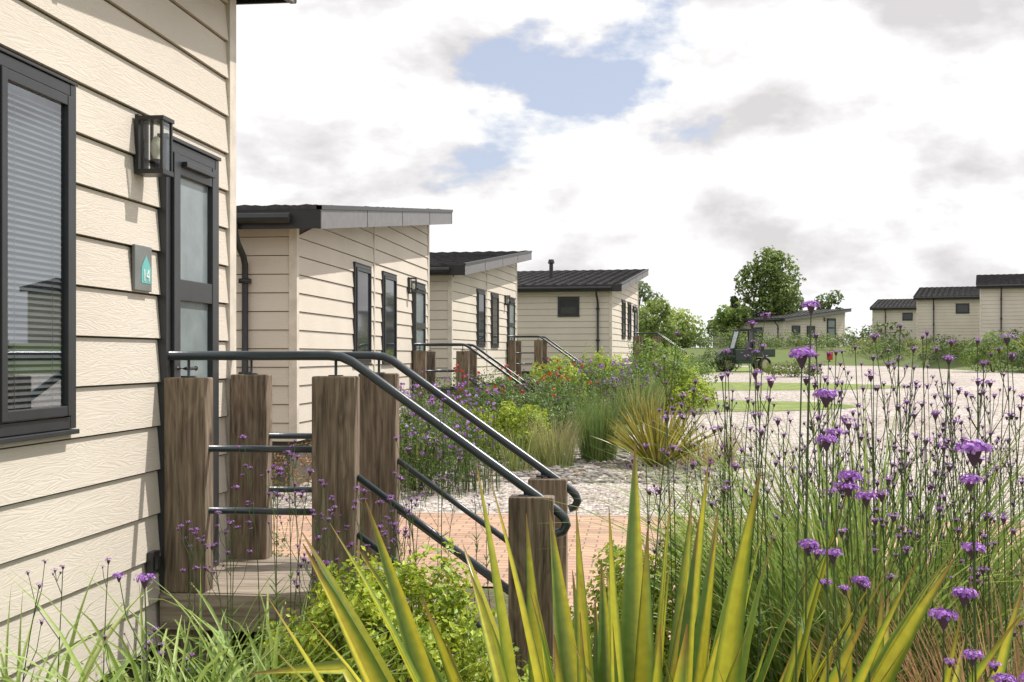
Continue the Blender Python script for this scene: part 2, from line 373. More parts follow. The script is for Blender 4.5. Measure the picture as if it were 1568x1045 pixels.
        if detail:
            F(gs,side,a,b,.0225,.0235,c,d,2)
            zz=c+.006
            while zz<d-.02:
                bl.add([(.026,a+.004,zz+.013),(.026,b-.004,zz+.013),(.035,b-.004,zz),(.035,a+.004,zz)],[(0,1,2,3)])
                zz+=.022
            bl.tube([(.0362,a+.08,c),(.0362,a+.08,d)],.0012,4); bl.tube([(.0362,b-.08,c),(.0362,b-.08,d)],.0012,4)
            pn.add([(.042,a,c),(.042,b,c),(.042,b,d),(.042,a,d)],[(0,1,2,3)])
        else:
            F(gs,side,a,b,.0225,.036,c,d,frost)
    for (u0,u1,z0,z1,dt) in wins: window(0,u0,u1,z0,z1,dt)
    for (u0,u1,z0,z1) in side_wins: window(1,u0,u1,z0,z1)
    if door:
        u0,u1=door; z0,z1=zf,zf+2.08
        f=.05
        F(fr,0,u0,u0+f,0,.05,z0,z1); F(fr,0,u1-f,u1,0,.05,z0,z1); F(fr,0,u0+f,u1-f,0,.048,z1-f,z1); F(fr,0,u0+f,u1-f,0,.048,z0,z0+.04)
        F(fr,0,u0-.01,u1+.01,0,.06,z1+.002,z1+.02)
        a,b=u0+f+.006,u1-f-.006; st=.075
        F(fr,0,a,a+st,.023,.066,z0+.045,z1-f-.006); F(fr,0,b-st,b,.023,.066,z0+.045,z1-f-.006)
        zs=[(z0+.045,z0+.30),(z0+1.34,z0+1.44),(z1-f-.10,z1-f-.006)]
        for q0,q1 in zs: F(fr,0,a+st,b-st,.023,.063,q0,q1)
        F(gs,0,a+st,b-st,.0225,.040,z0+.30,z0+1.34,1); F(gs,0,a+st,b-st,.0225,.040,z0+1.44,z1-f-.10,1)
        F(fr,0,a+st+.02,b-st-.02,.064,.09,z1-f-.06,z1-f-.035)
        hy=a+.04; fr.tube([(.066,hy,z0+1.02),(.105,hy,z0+1.02),(.11,hy+.11,z0+1.02)],.009,6)
        lm=MB(); ly=u0-.27 if near else u0-.35; lz=zf+1.875; dd=.10
        lm.box(.018,.035,ly,ly+dd+.01,lz,lz+.26)
        x0,x1=.045,.145
        for (xx,yy) in ((x0,ly),(x1-.012,ly),(x0,ly+dd),(x1-.012,ly+dd)): lm.box(xx,xx+.012,yy,yy+.012,lz+.02,lz+.235)
        lm.box(.035,x1+.006,ly-.006,ly+dd+.018,lz+.235,lz+.252); lm.box(.035,x1+.004,ly-.004,ly+dd+.014,lz,lz+.02)
        lc=ly+dd/2+.006; xc_=(x0+x1)/2
        lm.tube([(xc_,lc,lz+.02),(xc_,lc,lz+.07)],.02,8)
        lm.obj('wall_lantern',DARKF,root)
        bu=MB(); bu.tube([(xc_,lc,lz+.07),(xc_,lc,lz+.10),(xc_,lc,lz+.14),(xc_,lc,lz+.17)],[.014,.028,.028,.01],10,(.75,.72,.62)); bu.obj('lamp_bulb',plain('bulb_glass',(.8,.74,.6),.2),root,smooth=True)
        lp=MB(); lp.add([(x0+.012,ly+.005,lz+.02),(x1-.012,ly+.005,lz+.02),(x1-.012,ly+.005,lz+.235),(x0+.012,ly+.005,lz+.235)],[(0,1,2,3)])
        lp.add([(x1-.005,ly+.012,lz+.02),(x1-.005,ly+dd,lz+.02),(x1-.005,ly+dd,lz+.235),(x1-.005,ly+.012,lz+.235)],[(0,1,2,3)]); lp.obj('lamp_glass',PANE,root)
    fr.obj('window_frames',FRAME,root,bevel=.003)
    gs.obj('window_glass',[GLASSD,FROST,DARKROOM],root)
    if bl.v: 
        bl.obj('window_blinds',plain('blind_slat',(.17,.175,.18),.5),root); pn.obj('window_panes',PANEC,root)
    return root
def steps(loc,rot,y0,zf,zg,near=True,w=.88):
    root=empty('timber_access_steps',loc,rot)
    tops=[(.04,.24,zf+.975),(.735,.935,zf+.98),(1.63,1.83,zf+.446)]
    for yy in (y0,y0+w):
        for (a,b,zt) in tops:
            ps_=MB(); dz=U(-.008,.008)
            zz0=zg-.2
            ps_.box(-.1,.1,-.0525,.0525,0,zt-zz0+dz)
            o=ps_.obj('post',POST,root,bevel=.008)
            sx=R.randrange(50) 
            o.data.transform(Matrix.Translation((sx,sx*.7,sx*1.3))); o.location=((a+b)/2-sx,yy+.0525-sx*.7,zz0-sx*1.3)
    rl=MB()
    for yy in (y0,y0+w):
        y=yy+.052; zr=zf+1.08
        pts=[(.03,y,zr),(.5,y,zr),(.80,y,zr),(.86,y,zr-.006),(.91,y,zr-.028)]
        x1=1.84; sl=.71
        pts+=[(.91+(x1-.91)*t,y,zr-.028-sl*(x1-.91)*t) for t in (.25,.5,.75,1)]
        ze_=zr-.028-sl*(x1-.91)
        pts+=[(x1+.035,y,ze_-.035),(x1+.045,y,ze_-.065),(x1+.03,y,ze_-.095),(x1-.0,y,ze_-.105)]
        rl.tube(pts,.0215,12)
        for (xx,zt,zz) in ((.14,zf+.975,zr),(.835,zf+.98,zr-.003),(1.70,zf+.446,zr-.028-sl*.79)):
            rl.tube([(xx,y,zt-.02),(xx,y,zz)],.007,6); rl.box(xx-.03,xx+.03,y-.02,y+.02,zt+.002,zt+.012)
        for q in (.652,.367):
            rl.tube([(.24,y,zf+q),(.735,y,zf+q)],.016,10)
        for q in (.53,.27):
            rl.tube([(.935,y,zf+q),(1.63,y,zf+q-.70*.71)],.016,10)
    rl.obj('handrail',METAL,root,smooth=True)
    dk=MB()
    nb=6; bw=(w+.105)/nb
    for i in range(nb): dk.box(.03,.93,y0+i*bw,y0+(i+1)*bw-.006,zf-.028,zf,)
    for i,zz in enumerate([zf-.17,zf-.34]):
        a=.94+i*.29; dk.box(a-.01,a+.30,y0+.11,y0+w-.01,zz-.035,zz)
        dk.box(a+.0,a+.02,y0+.11,y0+w-.01,zz-.16,zz-.036)
    dk.box(.03,.93,y0-.02,y0-.0025,zf-.17,zf-.005) 
    dk.box(.03,.93,y0+w+.11,y0+w+.13,zf-.17,zf-.005)
    dk.box(.936,.955,y0+.11,y0+w-.01,zf-.165,zf-.03)
    dk.obj('deck_and_treads',DECK,root,bevel=.003)
    st=MB()
    for yy in (y0+.115,y0+w-.06):
        st.add([(.95,yy,zf-.18),(1.62,yy,zf-.55),(1.62,yy,zf-.75),(.95,yy,zf-.42),(.95,yy+.04,zf-.18),(1.62,yy+.04,zf-.55),(1.62,yy+.04,zf-.75),(.95,yy+.04,zf-.42)],
               [(0,1,2,3),(7,6,5,4),(0,4,5,1),(1,5,6,2),(2,6,7,3),(3,7,4,0)])
    st.obj('stringer',POST,root)
    return root
X1=-2.24
lodge((X1,-1.56,0),0,zb=.28,zf=.52,ze=2.67,rise=.9,wins=[(5.36,5.97,1.32,2.64,True)],door=(6.83,7.51),near=True,ox=.26)
steps((X1,0,0),0,5.26,.52,0)
pq=empty('house_number_plaque',(X1,0,0))
m=MB(); m.box(.02,.035,4.965,5.145,1.885,2.085); m.obj('plate',plain('slate_plate',(.16,.17,.165),.35),pq,bevel=.004)
m=MB(); m.add([(.0365,5.03,1.92),(.0365,5.13,1.92),(.0365,5.13,1.99),(.0365,5.08,2.045),(.0365,5.03,1.99)],[(0,1,2,3,4)]); m.obj('house_symbol',plain('teal_print',(.12,.42,.40),.4),pq)
cu=bpy.data.curves.new('number','FONT'); cu.body='14'; cu.size=.075; cu.extrude=.001; ob=bpy.data.objects.new('number',cu); sc.collection.objects.link(ob)
ob.rotation_euler=(math.pi/2,0,math.pi/2); ob.location=(.038,5.04,1.93); ob.parent=pq
cu.materials.append(plain('white_print',(.8,.8,.8),.5))
m=MB(); m.box(.02,.05,5.12,5.2,.62,.72); m.box(.05,.056,5.135,5.185,.64,.70)
so_=m.obj('outdoor_socket',FRAME,bevel=.006); so_.location=(X1,0,0)
W2=[(2.5,3.4,1.5,2.79,False),(4.15,5.05,1.5,2.79,False)]
def wz(dz): return [(a,b,c+dz,d+dz,e) for (a,b,c,d,e) in W2]
lodge((-3.75,12.48,0),0,zb=.68,zf=.70,ze=2.98,rise=.9,wins=W2,door=(6.35,7.35),joint=3.65)
steps((-3.75,12.48,0),0,6.32,.70,.2)
r3=-math.atan2(.52,7.7)
lodge((-4.04,24.5,0),r3,L=7.7,zb=.95,zf=1.02,ze=3.30,rise=.9,wins=wz(.32),door=(6.3,7.3),joint=3.65,pipe=-1.6)
steps((-4.04,24.5,0),r3,6.25,1.02,.4)
r4=-math.atan2(.75,7.1)
lodge((-1.12,38.1,0),r4,L=7.4,zb=1.1,zf=1.3,ze=3.68,rise=.95,wins=wz(.7),door=(6.0,7.0),side_wins=[(-1.72,-1.02,2.87,3.47)],pipe=-.42,flue=(-2.5,3.0))
steps((-1.12,38.1,0),r4,5.9,1.35,.6)
rr_=math.radians(-15)
for (x,y,z) in ((17.2,64.3,2.05),(17.0,78,2.1),(18.3,100,2.3)):
    lodge((x+12*math.cos(rr_),y+12*math.sin(rr_),z),rr_,D=12,zb=.2,zf=.5,ze=3.05,rise=.95,side_wins=[(-9.7,-8.9,2.15,2.75),(-8.0,-7.2,2.15,2.75) if y<70 else (-6.2,-5.4,2.15,2.75)],pipe=-11.0)
lodge((9.7,86.6,1.85),math.radians(-48),D=7,L=6.6,zb=.2,zf=.4,ze=2.25,rise=.75,wins=[(.8,1.7,1.0,1.9,False),(2.4,3.3,1.0,1.9,False)],door=(4.6,5.6),side_wins=[(-3,-2,1.1,1.8)],pipe=-.5)
lodge((17.0,118,2.2),math.radians(-20),D=7,L=6.6,zb=.2,zf=.4,ze=2.4,rise=.75,side_wins=[(-3,-2,1.3,2.0)],pipe=-.5)
# ------------------------------------------------------------ plants
def blade(mb,base,az,length,width,lean,bend,segs=6,c0=(.1,.2,.03),c1=None,stripe=None,fold=.25,prof='grass',twist=0,kink=None):
    p=Vector(base); th=lean; vs=[];cs=[]
    rad=Vector((math.cos(az),math.sin(az),0)); side0=Vector((-math.sin(az),math.cos(az),0))
    dl=length/segs; nc=5 if stripe else 3
    c1=c1 or c0; tw0=0
    if prof=='sword': tw0=U(-1.2,1.2)
    for i in range(segs+1):
        t=i/segs
        th=lean+bend*t*t
        if kink and t>kink: th+=1.1
        tan=rad*math.sin(th)+Vector((0,0,math.cos(th)))
        nor=rad*math.cos(th)*-1+Vector((0,0,math.sin(th)))
        tw=tw0+twist*t
        s=side0*math.cos(tw)+nor*math.sin(tw); nn=nor*math.cos(tw)-side0*math.sin(tw)
        if prof=='sword': w=width*(.6+.4*min(1,t*2.2))*(1-max(0,(t-.45)/.55)**1.8)
        else: w=width*(1-t**1.6)
        w=max(w,width*.03)*.5
        if stripe:
            tip=max(0,(t-.93)/.07)
            for k,q in enumerate((-1,-.62,0,.62,1)):
                vs.append(tuple(p+s*w*q+nn*abs(q)*w*fold*2)); cc=stripe[k]; cs.append(tuple(cc[j]*(1-tip)+(.25,.13,.05)[j]*tip for j in range(3)))
        else:
            f=[c0[j]*(1-t)+c1[j]*t for j in range(3)]
            for q in (-1,0,1): vs.append(tuple(p+s*w*q+nn*abs(q)*w*fold*2)); cs.append(f)
        p=p+tan*dl
    fs=[]
    for i in range(segs):
        for k in range(nc-1): fs.append((i*nc+k,i*nc+k+1,(i+1)*nc+k+1,(i+1)*nc+k))
    mb.add(vs,fs,cols=cs)
def jit(c,a=.2):
    k=U(1-a,1+a); return (c[0]*k*U(.92,1.08),c[1]*k,c[2]*k*U(.9,1.1))
def tuft(name,x,y,n,L,wd,spread,cols,lean=(.05,.6),bend=(.4,1.4),tip=None,segs=6,mat=None,mb=None,z=None):
    own=mb is None
    if own: mb=MB()
    z=gh(x,y) if z is None else z
    for i in range(n):
        a=U(0,6.283); r=spread*math.sqrt(R.random())
        c=jit(cols[R.randrange(len(cols))])
        if R.random()<.05: c=jit((.42,.34,.16))
        blade(mb,(x+math.cos(a)*r,y+math.sin(a)*r,z),a+U(-.6,.6),L*U(.6,1.05),wd*U(.7,1.2),U(*lean),U(*bend),segs,c,tip and jit(tip) or None,twist=U(-1,1))
    if own: return mb.obj(name,mat or LEAF,smooth=True)
def phormium(name,x,y,n,L,wd,z=0,spread=.12,lean=(.02,.75),red=False,bend=(0,.35)):
    mb=MB()
    for i in range(n):
        a=U(0,6.283); ln=lean[0]+(lean[1]-lean[0])*R.random()**.8
        g=jit((.09,.16,.03),.3); yl=jit((.56,.52,.05),.2); ol=jit((.24,.31,.04),.2)
        if red: yl=jit((.40,.35,.06)); g=jit((.15,.13,.035)); ol=jit((.24,.23,.04))
        kind=R.random()
        if kind<.45: st=(g,ol,yl,yl,g)
        elif kind<.65: st=(g,yl,yl,ol,g)
        elif kind<.83: st=(yl,yl,ol,g,ol)
        else: st=(yl,yl,g,g,g)
        r=spread*math.sqrt(R.random())
        blade(mb,(x+math.cos(a)*r,y+math.sin(a)*r,z),a,L*U(.72,1.05)*(1-.12*ln),wd*U(.75,1.2),ln,U(*bend),10,stripe=st,fold=.22,prof='sword',twist=U(-.6,.6),kink=.75 if R.random()<.04 else None)
    return mb.obj(name,LEAFS,smooth=True)
def leafpoly(mb,p,nrm,s,asp,col):
    ref=Vector((U(-1,1),U(-1,1),U(-1,1)))
    u=nrm.cross(ref)
    if u.length<1e-3: return
    u.normalize(); w=nrm.cross(u).normalized()
    a=p-u*s; b=p+w*s*asp+nrm*s*.18; c=p+u*s; d=p-w*s*asp+nrm*s*.18
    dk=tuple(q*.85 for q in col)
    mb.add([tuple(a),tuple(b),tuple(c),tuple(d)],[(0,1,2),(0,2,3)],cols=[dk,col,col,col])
def bush(name,x,y,rx,ry,h,n,leaf,cols,z=None,mb=None,lump=.35,freq=2.2,asp=.5,seed=0,mat=None,stems=True,shoots=0):
    own=mb is None
    if own: mb=MB()
    z=gh(x,y) if z is None else z
    for i in range(n):
        d=Vector((U(-1,1),U(-1,1),U(-.35,1)))
        if d.length<.05 or d.length>1: continue
        rr0=d.length; d.normalize()
        l=1+lump*noise.noise(d*freq+Vector((seed+x,y,seed)))*1.6+.18*noise.noise(d*7+Vector((seed,x,y)))
        rr=(.55+.5*rr0**.6)*l
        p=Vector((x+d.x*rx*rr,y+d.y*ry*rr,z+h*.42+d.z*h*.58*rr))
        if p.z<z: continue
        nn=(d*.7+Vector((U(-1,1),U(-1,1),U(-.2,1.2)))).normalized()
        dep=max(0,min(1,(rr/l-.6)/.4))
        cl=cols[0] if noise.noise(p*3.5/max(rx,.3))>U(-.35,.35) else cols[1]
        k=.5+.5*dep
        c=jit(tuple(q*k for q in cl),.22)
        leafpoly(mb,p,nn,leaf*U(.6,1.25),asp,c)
    for i in range(shoots):
        d=Vector((U(-1,1),U(-1,1),U(.0,1))).normalized()
        p0=Vector((x+d.x*rx*.8,y+d.y*ry*.8,z+h*.42+d.z*h*.46)); dr=(d+Vector((U(-.3,.3),U(-.3,.3),.6))).normalized(); LL=U(.08,.2)
        mb.tube([p0,p0+dr*LL],[.002,.001],3,(.2,.2,.05))
        for k in range(12):
            q=p0+dr*LL*(k+1)/12; leafpoly(mb,q+Vector((U(-1,1),U(-1,1),U(-.5,1)))*leaf*.7,Vector((U(-1,1),U(-1,1),U(.2,1))).normalized(),leaf*U(.5,.9),asp,jit(cols[0]))
    if stems:
        for i in range(14):
            a=U(0,6.28); q=U(.2,.8)
            mb.tube([(x+math.cos(a)*.04,y+math.sin(a)*.04,z-.02),(x+math.cos(a)*rx*q*.5,y+math.sin(a)*ry*q*.5,z+h*.4),(x+math.cos(a)*rx*q,y+math.sin(a)*ry*q,z+h*.8)],[.008,.006,.003],4,(.1,.08,.04))
    if own: return mb.obj(name,mat or LEAF)
PUR=[(.36,.14,.52),(.45,.21,.62),(.29,.10,.43),(.54,.31,.70)]
def head(mb,p,r,n):
    p=Vector(p)
    mb.tube([p-Vector((0,0,r*1.1)),p-Vector((0,0,r*.4)),p],[r*.12,r*.45,r*.55],5,(.12,.07,.11),mi=0)
    for i in range(n):
        d=Vector((U(-1,1),U(-1,1),U(-.1,1)));
        if d.length<.1: continue
        d.normalize(); q=p+Vector((d.x*r,d.y*r,d.z*r*.55))*U(.7,1.3)
        leafpoly(mb,q,(d+Vector((U(-.5,.5),U(-.5,.5),U(-.4,.6)))).normalized(),r*.2,.9,jit(PUR[R.randrange(4)],.25))
def verbena(mb,x,y,h,hr=.02,nf=24,z=None,lean=.08,side=3):
    z=gh(x,y) if z is None else z
    a=U(0,6.28); l=U(0,lean)*h; bow=U(-.03,.03)
    def P(t): return Vector((x+math.cos(a)*l*t*t+bow*math.sin(t*3),y+math.sin(a)*l*t*t+bow*math.sin(t*2.2),z+h*t))
    green=jit((.075,.12,.035),.2)
    mb.tube([P(i/7) for i in range(8)],[.0028-.0014*i/7 for i in range(8)],4,green)
    head(mb,P(1),hr*U(.8,1.15),nf)
    for k in range(R.randrange(side-1,side+2)):
        t=U(.66,.94); s=P(t); az=U(0,6.28); L=U(.07,.2)*(1.3-t)*2.2
        e=s+Vector((math.cos(az)*.38,math.sin(az)*.38,.9))*L
        mid=(s+e)/2+Vector((math.cos(az),math.sin(az),0))*L*.09
        mb.tube([s,mid,e],[.0016,.0013,.001],3,green); head(mb,e,hr*U(.5,.95),nf)
        if R.random()<.5:
            for sg in (-1,1):
                e2=mid+Vector((-math.sin(az)*sg*.4,math.cos(az)*sg*.4,.8))*L*.45
                mb.tube([mid,e2],[.0012,.0009],3,green); head(mb,e2,hr*U(.4,.65),nf//2)
    for k in range(5):
        t=U(.05,.6); s=P(t)
        for sg in (0,math.pi): blade(mb,tuple(s),a+k*1.5+sg,U(.05,.10),.011,U(.7,1.1),.5,3,jit((.11,.18,.04)))
for cx,cy,sx,sy,n,hh in ((.76,3.9,.50,.6,104,(1.12,1.70)),(.95,2.9,.18,.4,9,(1.0,1.4)),(.40,4.8,.4,.5,24,(1.0,1.5)),(1.5,5.6,.7,.8,34,(1.1,1.62))):
    mb=MB()
    for i in range(n):
        verbena(mb,cx+R.gauss(0,sx*.6),cy+R.gauss(0,sy*.6),U(*hh),hr=U(.010,.018))
    mb.obj('verbena_clump',PETAL)
mb=MB()
for (x,d,zt,hr) in ((.30,2.3,1.60,.023),(.364,2.7,1.71,.016),(.291,2.0,1.46,.019),(.546,2.1,1.44,.023),(.359,2.2,1.36,.016),(.392,2.2,1.345,.018),(.304,2.0,1.27,.015),(.487,1.9,1.23,.017),(.454,1.9,1.20,.020),(.517,1.7,1.16,.018)):
    verbena(mb,x,d,zt,hr=hr,nf=130,lean=.01,side=1)
mb.obj('verbena_clump',PETAL)
mb=MB()
verbena(mb,-.97,2.2,1.17,hr=.019,nf=80,lean=.01,side=1)
for i in range(7): verbena(mb,U(-1.75,-1.3),U(2.6,3.6),U(.75,1.1),hr=.011,side=2)
mb.obj('verbena_clump',PETAL)
mb=MB()
for i in range(32): verbena(mb,U(-1.75,-.75),U(4.3,5.15),U(.75,1.2)+(.28 if i%6==0 else 0),hr=.015)
for i in range(12): verbena(mb,U(-1.9,-.9),U(6.6,7.6),U(.5,.9),hr=.012)
mb.obj('verbena_clump',PETAL)
OG=[(.17,.29,.055),(.24,.35,.08),(.10,.19,.035)]
tuft('ornamental_grass',.76,4.3,950,1.55,.018,.24,OG,lean=(.02,.42),bend=(.5,1.7),tip=(.27,.35,.09),segs=9)
tuft('ornamental_grass',.70,5.0,360,1.2,.014,.22,OG,lean=(.05,.4),bend=(.4,1.3),segs=8)
tuft('red_sedge',.99,3.3,700,1.10,.008,.16,[(.40,.20,.09),(.30,.14,.06),(.44,.31,.13)],lean=(.02,.42),bend=(.3,1.1),tip=(.46,.28,.15),segs=7)
tuft('ornamental_grass',1.45,4.4,300,.95,.009,.3,[(.22,.28,.08),(.4,.3,.14)],lean=(.05,.5),bend=(.5,1.4))
phormium('phormium',-.04,2.6,100,1.38,.064,z=.0,spread=.22,lean=(.02,.60))
phormium('phormium',.38,2.4,50,1.22,.056,z=.0,spread=.18,lean=(.03,.6))
phormium('phormium',.14,15.0,130,1.02,.038,z=gz(0,15),spread=.12,lean=(.05,1.05),red=True,bend=(0,.5))
LIME=[(.44,.52,.05),(.28,.38,.045)]
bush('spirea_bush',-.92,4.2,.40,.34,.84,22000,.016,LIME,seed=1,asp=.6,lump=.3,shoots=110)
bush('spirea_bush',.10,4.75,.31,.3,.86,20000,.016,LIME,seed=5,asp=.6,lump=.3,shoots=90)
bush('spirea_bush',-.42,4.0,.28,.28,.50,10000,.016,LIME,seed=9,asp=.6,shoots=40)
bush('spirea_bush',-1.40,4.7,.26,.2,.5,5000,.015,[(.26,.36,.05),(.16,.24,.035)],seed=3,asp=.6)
for (x,y,L,n) in ((-1.75,3.0,1.10,70),(-1.35,3.2,1.10,90),(-1.95,3.6,.95,50),(-1.05,3.0,1.0,80),(-1.6,4.1,.9,70),(-1.3,4.1,.95,80),(-.7,2.9,.88,45),(-1.5,2.6,1.0,50)):
    tuft('daylily',x,y,n,L,.031,.12,[(.20,.33,.06),(.29,.41,.09),(.13,.23,.04)],lean=(.03,.5),bend=(.7,2.1),segs=9,tip=(.30,.40,.11))
G1=[(.15,.23,.05),(.09,.15,.035)]
def flowers_on(mb,x,y,rx,ry,h0,h1,n,cols,r):
    for i in range(n):
        a=U(0,6.28); q=math.sqrt(R.random()); px_,py_=x+math.cos(a)*rx*q,y+math.sin(a)*ry*q
        zt=gh(px_,py_)+U(h0,h1)
        mb.tube([(px_+U(-.05,.05),py_,gh(px_,py_)),(px_,py_,zt)],[.004,.002],3,(.12,.18,.05))
        c=jit(cols[R.randrange(len(cols))])
        for k in range(7):
            d=Vector((U(-1,1),U(-1,1),U(-.6,1))).normalized()
            leafpoly(mb,Vector((px_,py_,zt))+d*r*.6,d,r*.6,.8,jit(c))
RED=[(.50,.03,.02),(.55,.06,.03)]
mb=MB(); bush('',-2.45,12.6,.7,.55,.85,7500,.022,G1,mb=mb,seed=2); flowers_on(mb,-2.35,12.5,.85,.6,.4,1.15,260,PUR,.022); mb.obj('salvia_shrub',LEAF)
mb=MB(); bush('',-3.0,14.6,.8,.8,.9,6500,.025,G1,mb=mb,seed=7); flowers_on(mb,-2.9,14.4,.8,.7,.6,1.2,110,PUR,.022); mb.obj('salvia_shrub',LEAF)
mb=MB(); bush('',-2.1,17.2,.8,.8,.85,7000,.028,G1,mb=mb,seed=4); flowers_on(mb,-2.0,17,.9,.8,.7,1.25,24,RED,.032); mb.obj('red_flower_shrub',LEAF)
mb=MB(); bush('',-1.45,20.0,.8,.8,.7,5000,.03,G1,mb=mb,seed=6); flowers_on(mb,-1.5,20,.7,.7,.7,1.2,14,RED,.034); mb.obj('red_flower_shrub',LEAF)
bush('euonymus_bush',-1.65,15.6,.40,.35,.68,8000,.025,LIME,seed=8,asp=.6)
bush('euonymus_bush',-2.4,16.3,.4,.4,.6,5000,.025,LIME,seed=18)
GG=[(.20,.25,.07),(.32,.33,.13),(.13,.20,.05)]
tuft('border_grass',-1.15,14.9,240,.75,.012,.25,GG,lean=(.02,.3),bend=(.2,.8),tip=(.36,.32,.15))
tuft('border_grass',-1.55,14.4,120,.65,.012,.22,GG,lean=(.02,.3),bend=(.2,.8))
tuft('border_grass',-.62,15.5,420,1.05,.012,.22,[(.14,.22,.06),(.2,.27,.08)],lean=(.02,.28),bend=(.1,.5))
tuft('border_grass',-2.7,13.3,180,.8,.012,.3,GG,lean=(.02,.4),bend=(.2,.8))
mb=MB()
for i in range(46): verbena(mb,U(-2.6,-.3),U(15.5,21),U(.7,1.15),hr=.021,nf=9)
mb.obj('verbena_clump',PETAL)
mb=MB(); bush('',-.55,23.5,.9,.9,.9,6000,.035,G1,mb=mb,seed=12); flowers_on(mb,-.6,23.3,.9,.9,.6,1.1,60,PUR,.035); mb.obj('salvia_shrub',LEAF)
bush('shrub',.35,25.2,.75,.75,1.35,10000,.035,[(.24,.34,.07),(.14,.22,.045)],seed=14)
bush('shrub',.9,24.6,.45,.45,.75,4000,.035,LIME,seed=15)
tuft('border_grass',-.1,22,260,1.0,.02,.35,GG,lean=(.02,.4),bend=(.2,.8))
tuft('border_grass',.75,15.3,200,.6,.012,.35,[(.38,.26,.12),(.3,.24,.09)],lean=(.1,.7),bend=(.2,.8))
for i,(x,y) in enumerate(((-2.3,22.5),(-1.9,25.5),(-2.6,19.5),(-1.7,28),(-1.2,31),(-.8,33.5),(-.4,36),(.6,37),(1.0,40),(1.6,44))):
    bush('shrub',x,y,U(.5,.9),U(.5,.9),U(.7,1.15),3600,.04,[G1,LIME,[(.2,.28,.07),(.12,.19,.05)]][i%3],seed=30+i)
bush('shrub',-3.2,11.8,.6,.5,.6,2500,.02,[(.35,.18,.09),(.2,.18,.07)],seed=41)
bush('shrub',-2.6,7.4,.35,.4,.5,2500,.015,G1,seed=42)
mb=MB()
for i in range(26):
    x,y=U(-2.0,1.9),U(2.6,5.0)
    bush('',x,y,U(.18,.3),U(.18,.3),U(.25,.5),1000,.015,[(.18,.28,.06),(.10,.17,.04)],mb=mb,seed=i,stems=False)
mb.obj('groundcover',LEAF)
# ------------------------------------------------------------ trees
def tree(name,x,y,h,cr,n,leaf,cols,trunk=.22,low=.25,lobes=11,zb=None):
    z=gh(x,y) if zb is None else zb
    mb=MB(); k=h
    mb.tube([(x,y,z-.3),(x+.05*k*.1,y,z+h*.3),(x,y,z+h*.6),(x,y,z+h*.9)],[trunk,trunk*.75,trunk*.45,trunk*.1],8,(.09,.07,.05),mi=1)
    for i in range(lobes):
        t=low+(1-low)*(i+.5)/lobes; a=i*2.4+U(-.4,.4)
        prof=math.sin(math.pi*min(1,(t-low*.6)/(1.08-low*.6)))**.7
        rr=cr*prof*U(.35,.85); px_,py_,pz_=x+math.cos(a)*rr,y+math.sin(a)*rr,z+h*t
        mb.tube([(x,y,z+h*t*.7),((x+px_)/2,(y+py_)/2,z+h*t*.88),(px_,py_,pz_)],[trunk*.35,trunk*.2,trunk*.06],5,(.09,.07,.05),mi=1)
        lr=cr*U(.28,.52)*(.6+.5*prof)
        for q in range(n//lobes):
            d=Vector((U(-1,1),U(-1,1),U(-1,1)))
            if d.length>1 or d.length<.1: continue
            L=d.length; dn=d.normalized()
            l=1+.5*noise.noise(dn*2.5+Vector((i,x,y)))
            p=Vector((px_,py_,pz_))+dn*lr*l*(L**.45)
            if noise.noise(p*1.6)<-.28: continue
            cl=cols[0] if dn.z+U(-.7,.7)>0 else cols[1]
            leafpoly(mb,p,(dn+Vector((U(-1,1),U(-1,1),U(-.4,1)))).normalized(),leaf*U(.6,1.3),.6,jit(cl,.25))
    return mb.obj(name,[LEAF,BARK])
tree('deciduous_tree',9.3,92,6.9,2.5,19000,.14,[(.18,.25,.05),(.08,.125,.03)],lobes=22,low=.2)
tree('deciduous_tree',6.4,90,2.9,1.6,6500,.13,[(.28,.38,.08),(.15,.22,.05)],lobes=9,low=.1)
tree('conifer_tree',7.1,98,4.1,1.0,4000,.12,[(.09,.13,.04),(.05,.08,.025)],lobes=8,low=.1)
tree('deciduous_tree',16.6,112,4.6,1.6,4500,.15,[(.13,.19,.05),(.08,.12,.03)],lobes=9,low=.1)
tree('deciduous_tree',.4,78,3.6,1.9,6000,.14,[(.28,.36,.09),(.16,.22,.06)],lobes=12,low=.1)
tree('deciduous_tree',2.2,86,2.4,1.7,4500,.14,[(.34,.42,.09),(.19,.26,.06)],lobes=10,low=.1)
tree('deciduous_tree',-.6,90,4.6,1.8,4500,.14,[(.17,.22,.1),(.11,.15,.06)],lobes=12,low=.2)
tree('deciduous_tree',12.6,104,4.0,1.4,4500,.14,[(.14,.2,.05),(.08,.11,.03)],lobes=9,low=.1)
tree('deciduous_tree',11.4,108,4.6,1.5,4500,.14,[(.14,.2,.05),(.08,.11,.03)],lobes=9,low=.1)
mb=MB()
for i in range(46):
    y=U(96,112); x=-16+i*1.35+U(-.5,.5); bush('',x,y,U(1.1,1.8),U(1,1.6),U(1.0,2.2),420,.17,[(.18,.24,.07),(.10,.15,.04)],mb=mb,seed=i,stems=False)
mb.obj('hedgerow',LEAF)
mb=MB()
for i in range(24):
    y=50+i*1.55; x=edge(y)+U(1.0,3.4); bush('',x,y,U(.5,1.2),U(.6,1.2),U(.5,1.35),700,.08,[[(.20,.28,.07),(.12,.18,.05)],[(.31,.34,.09),(.16,.19,.05)],[(.15,.19,.08),(.1,.13,.05)]][i%3],mb=mb,seed=i*3,stems=False)
for i in range(26):
    x=-2+i*.62; y=U(82,87); bush('',x,y,U(.6,1.1),U(.6,1),U(.6,1.2),420,.09,[(.22,.29,.08),(.12,.18,.05)],mb=mb,seed=i*5,stems=False)
mb.obj('shrub_border',LEAF)
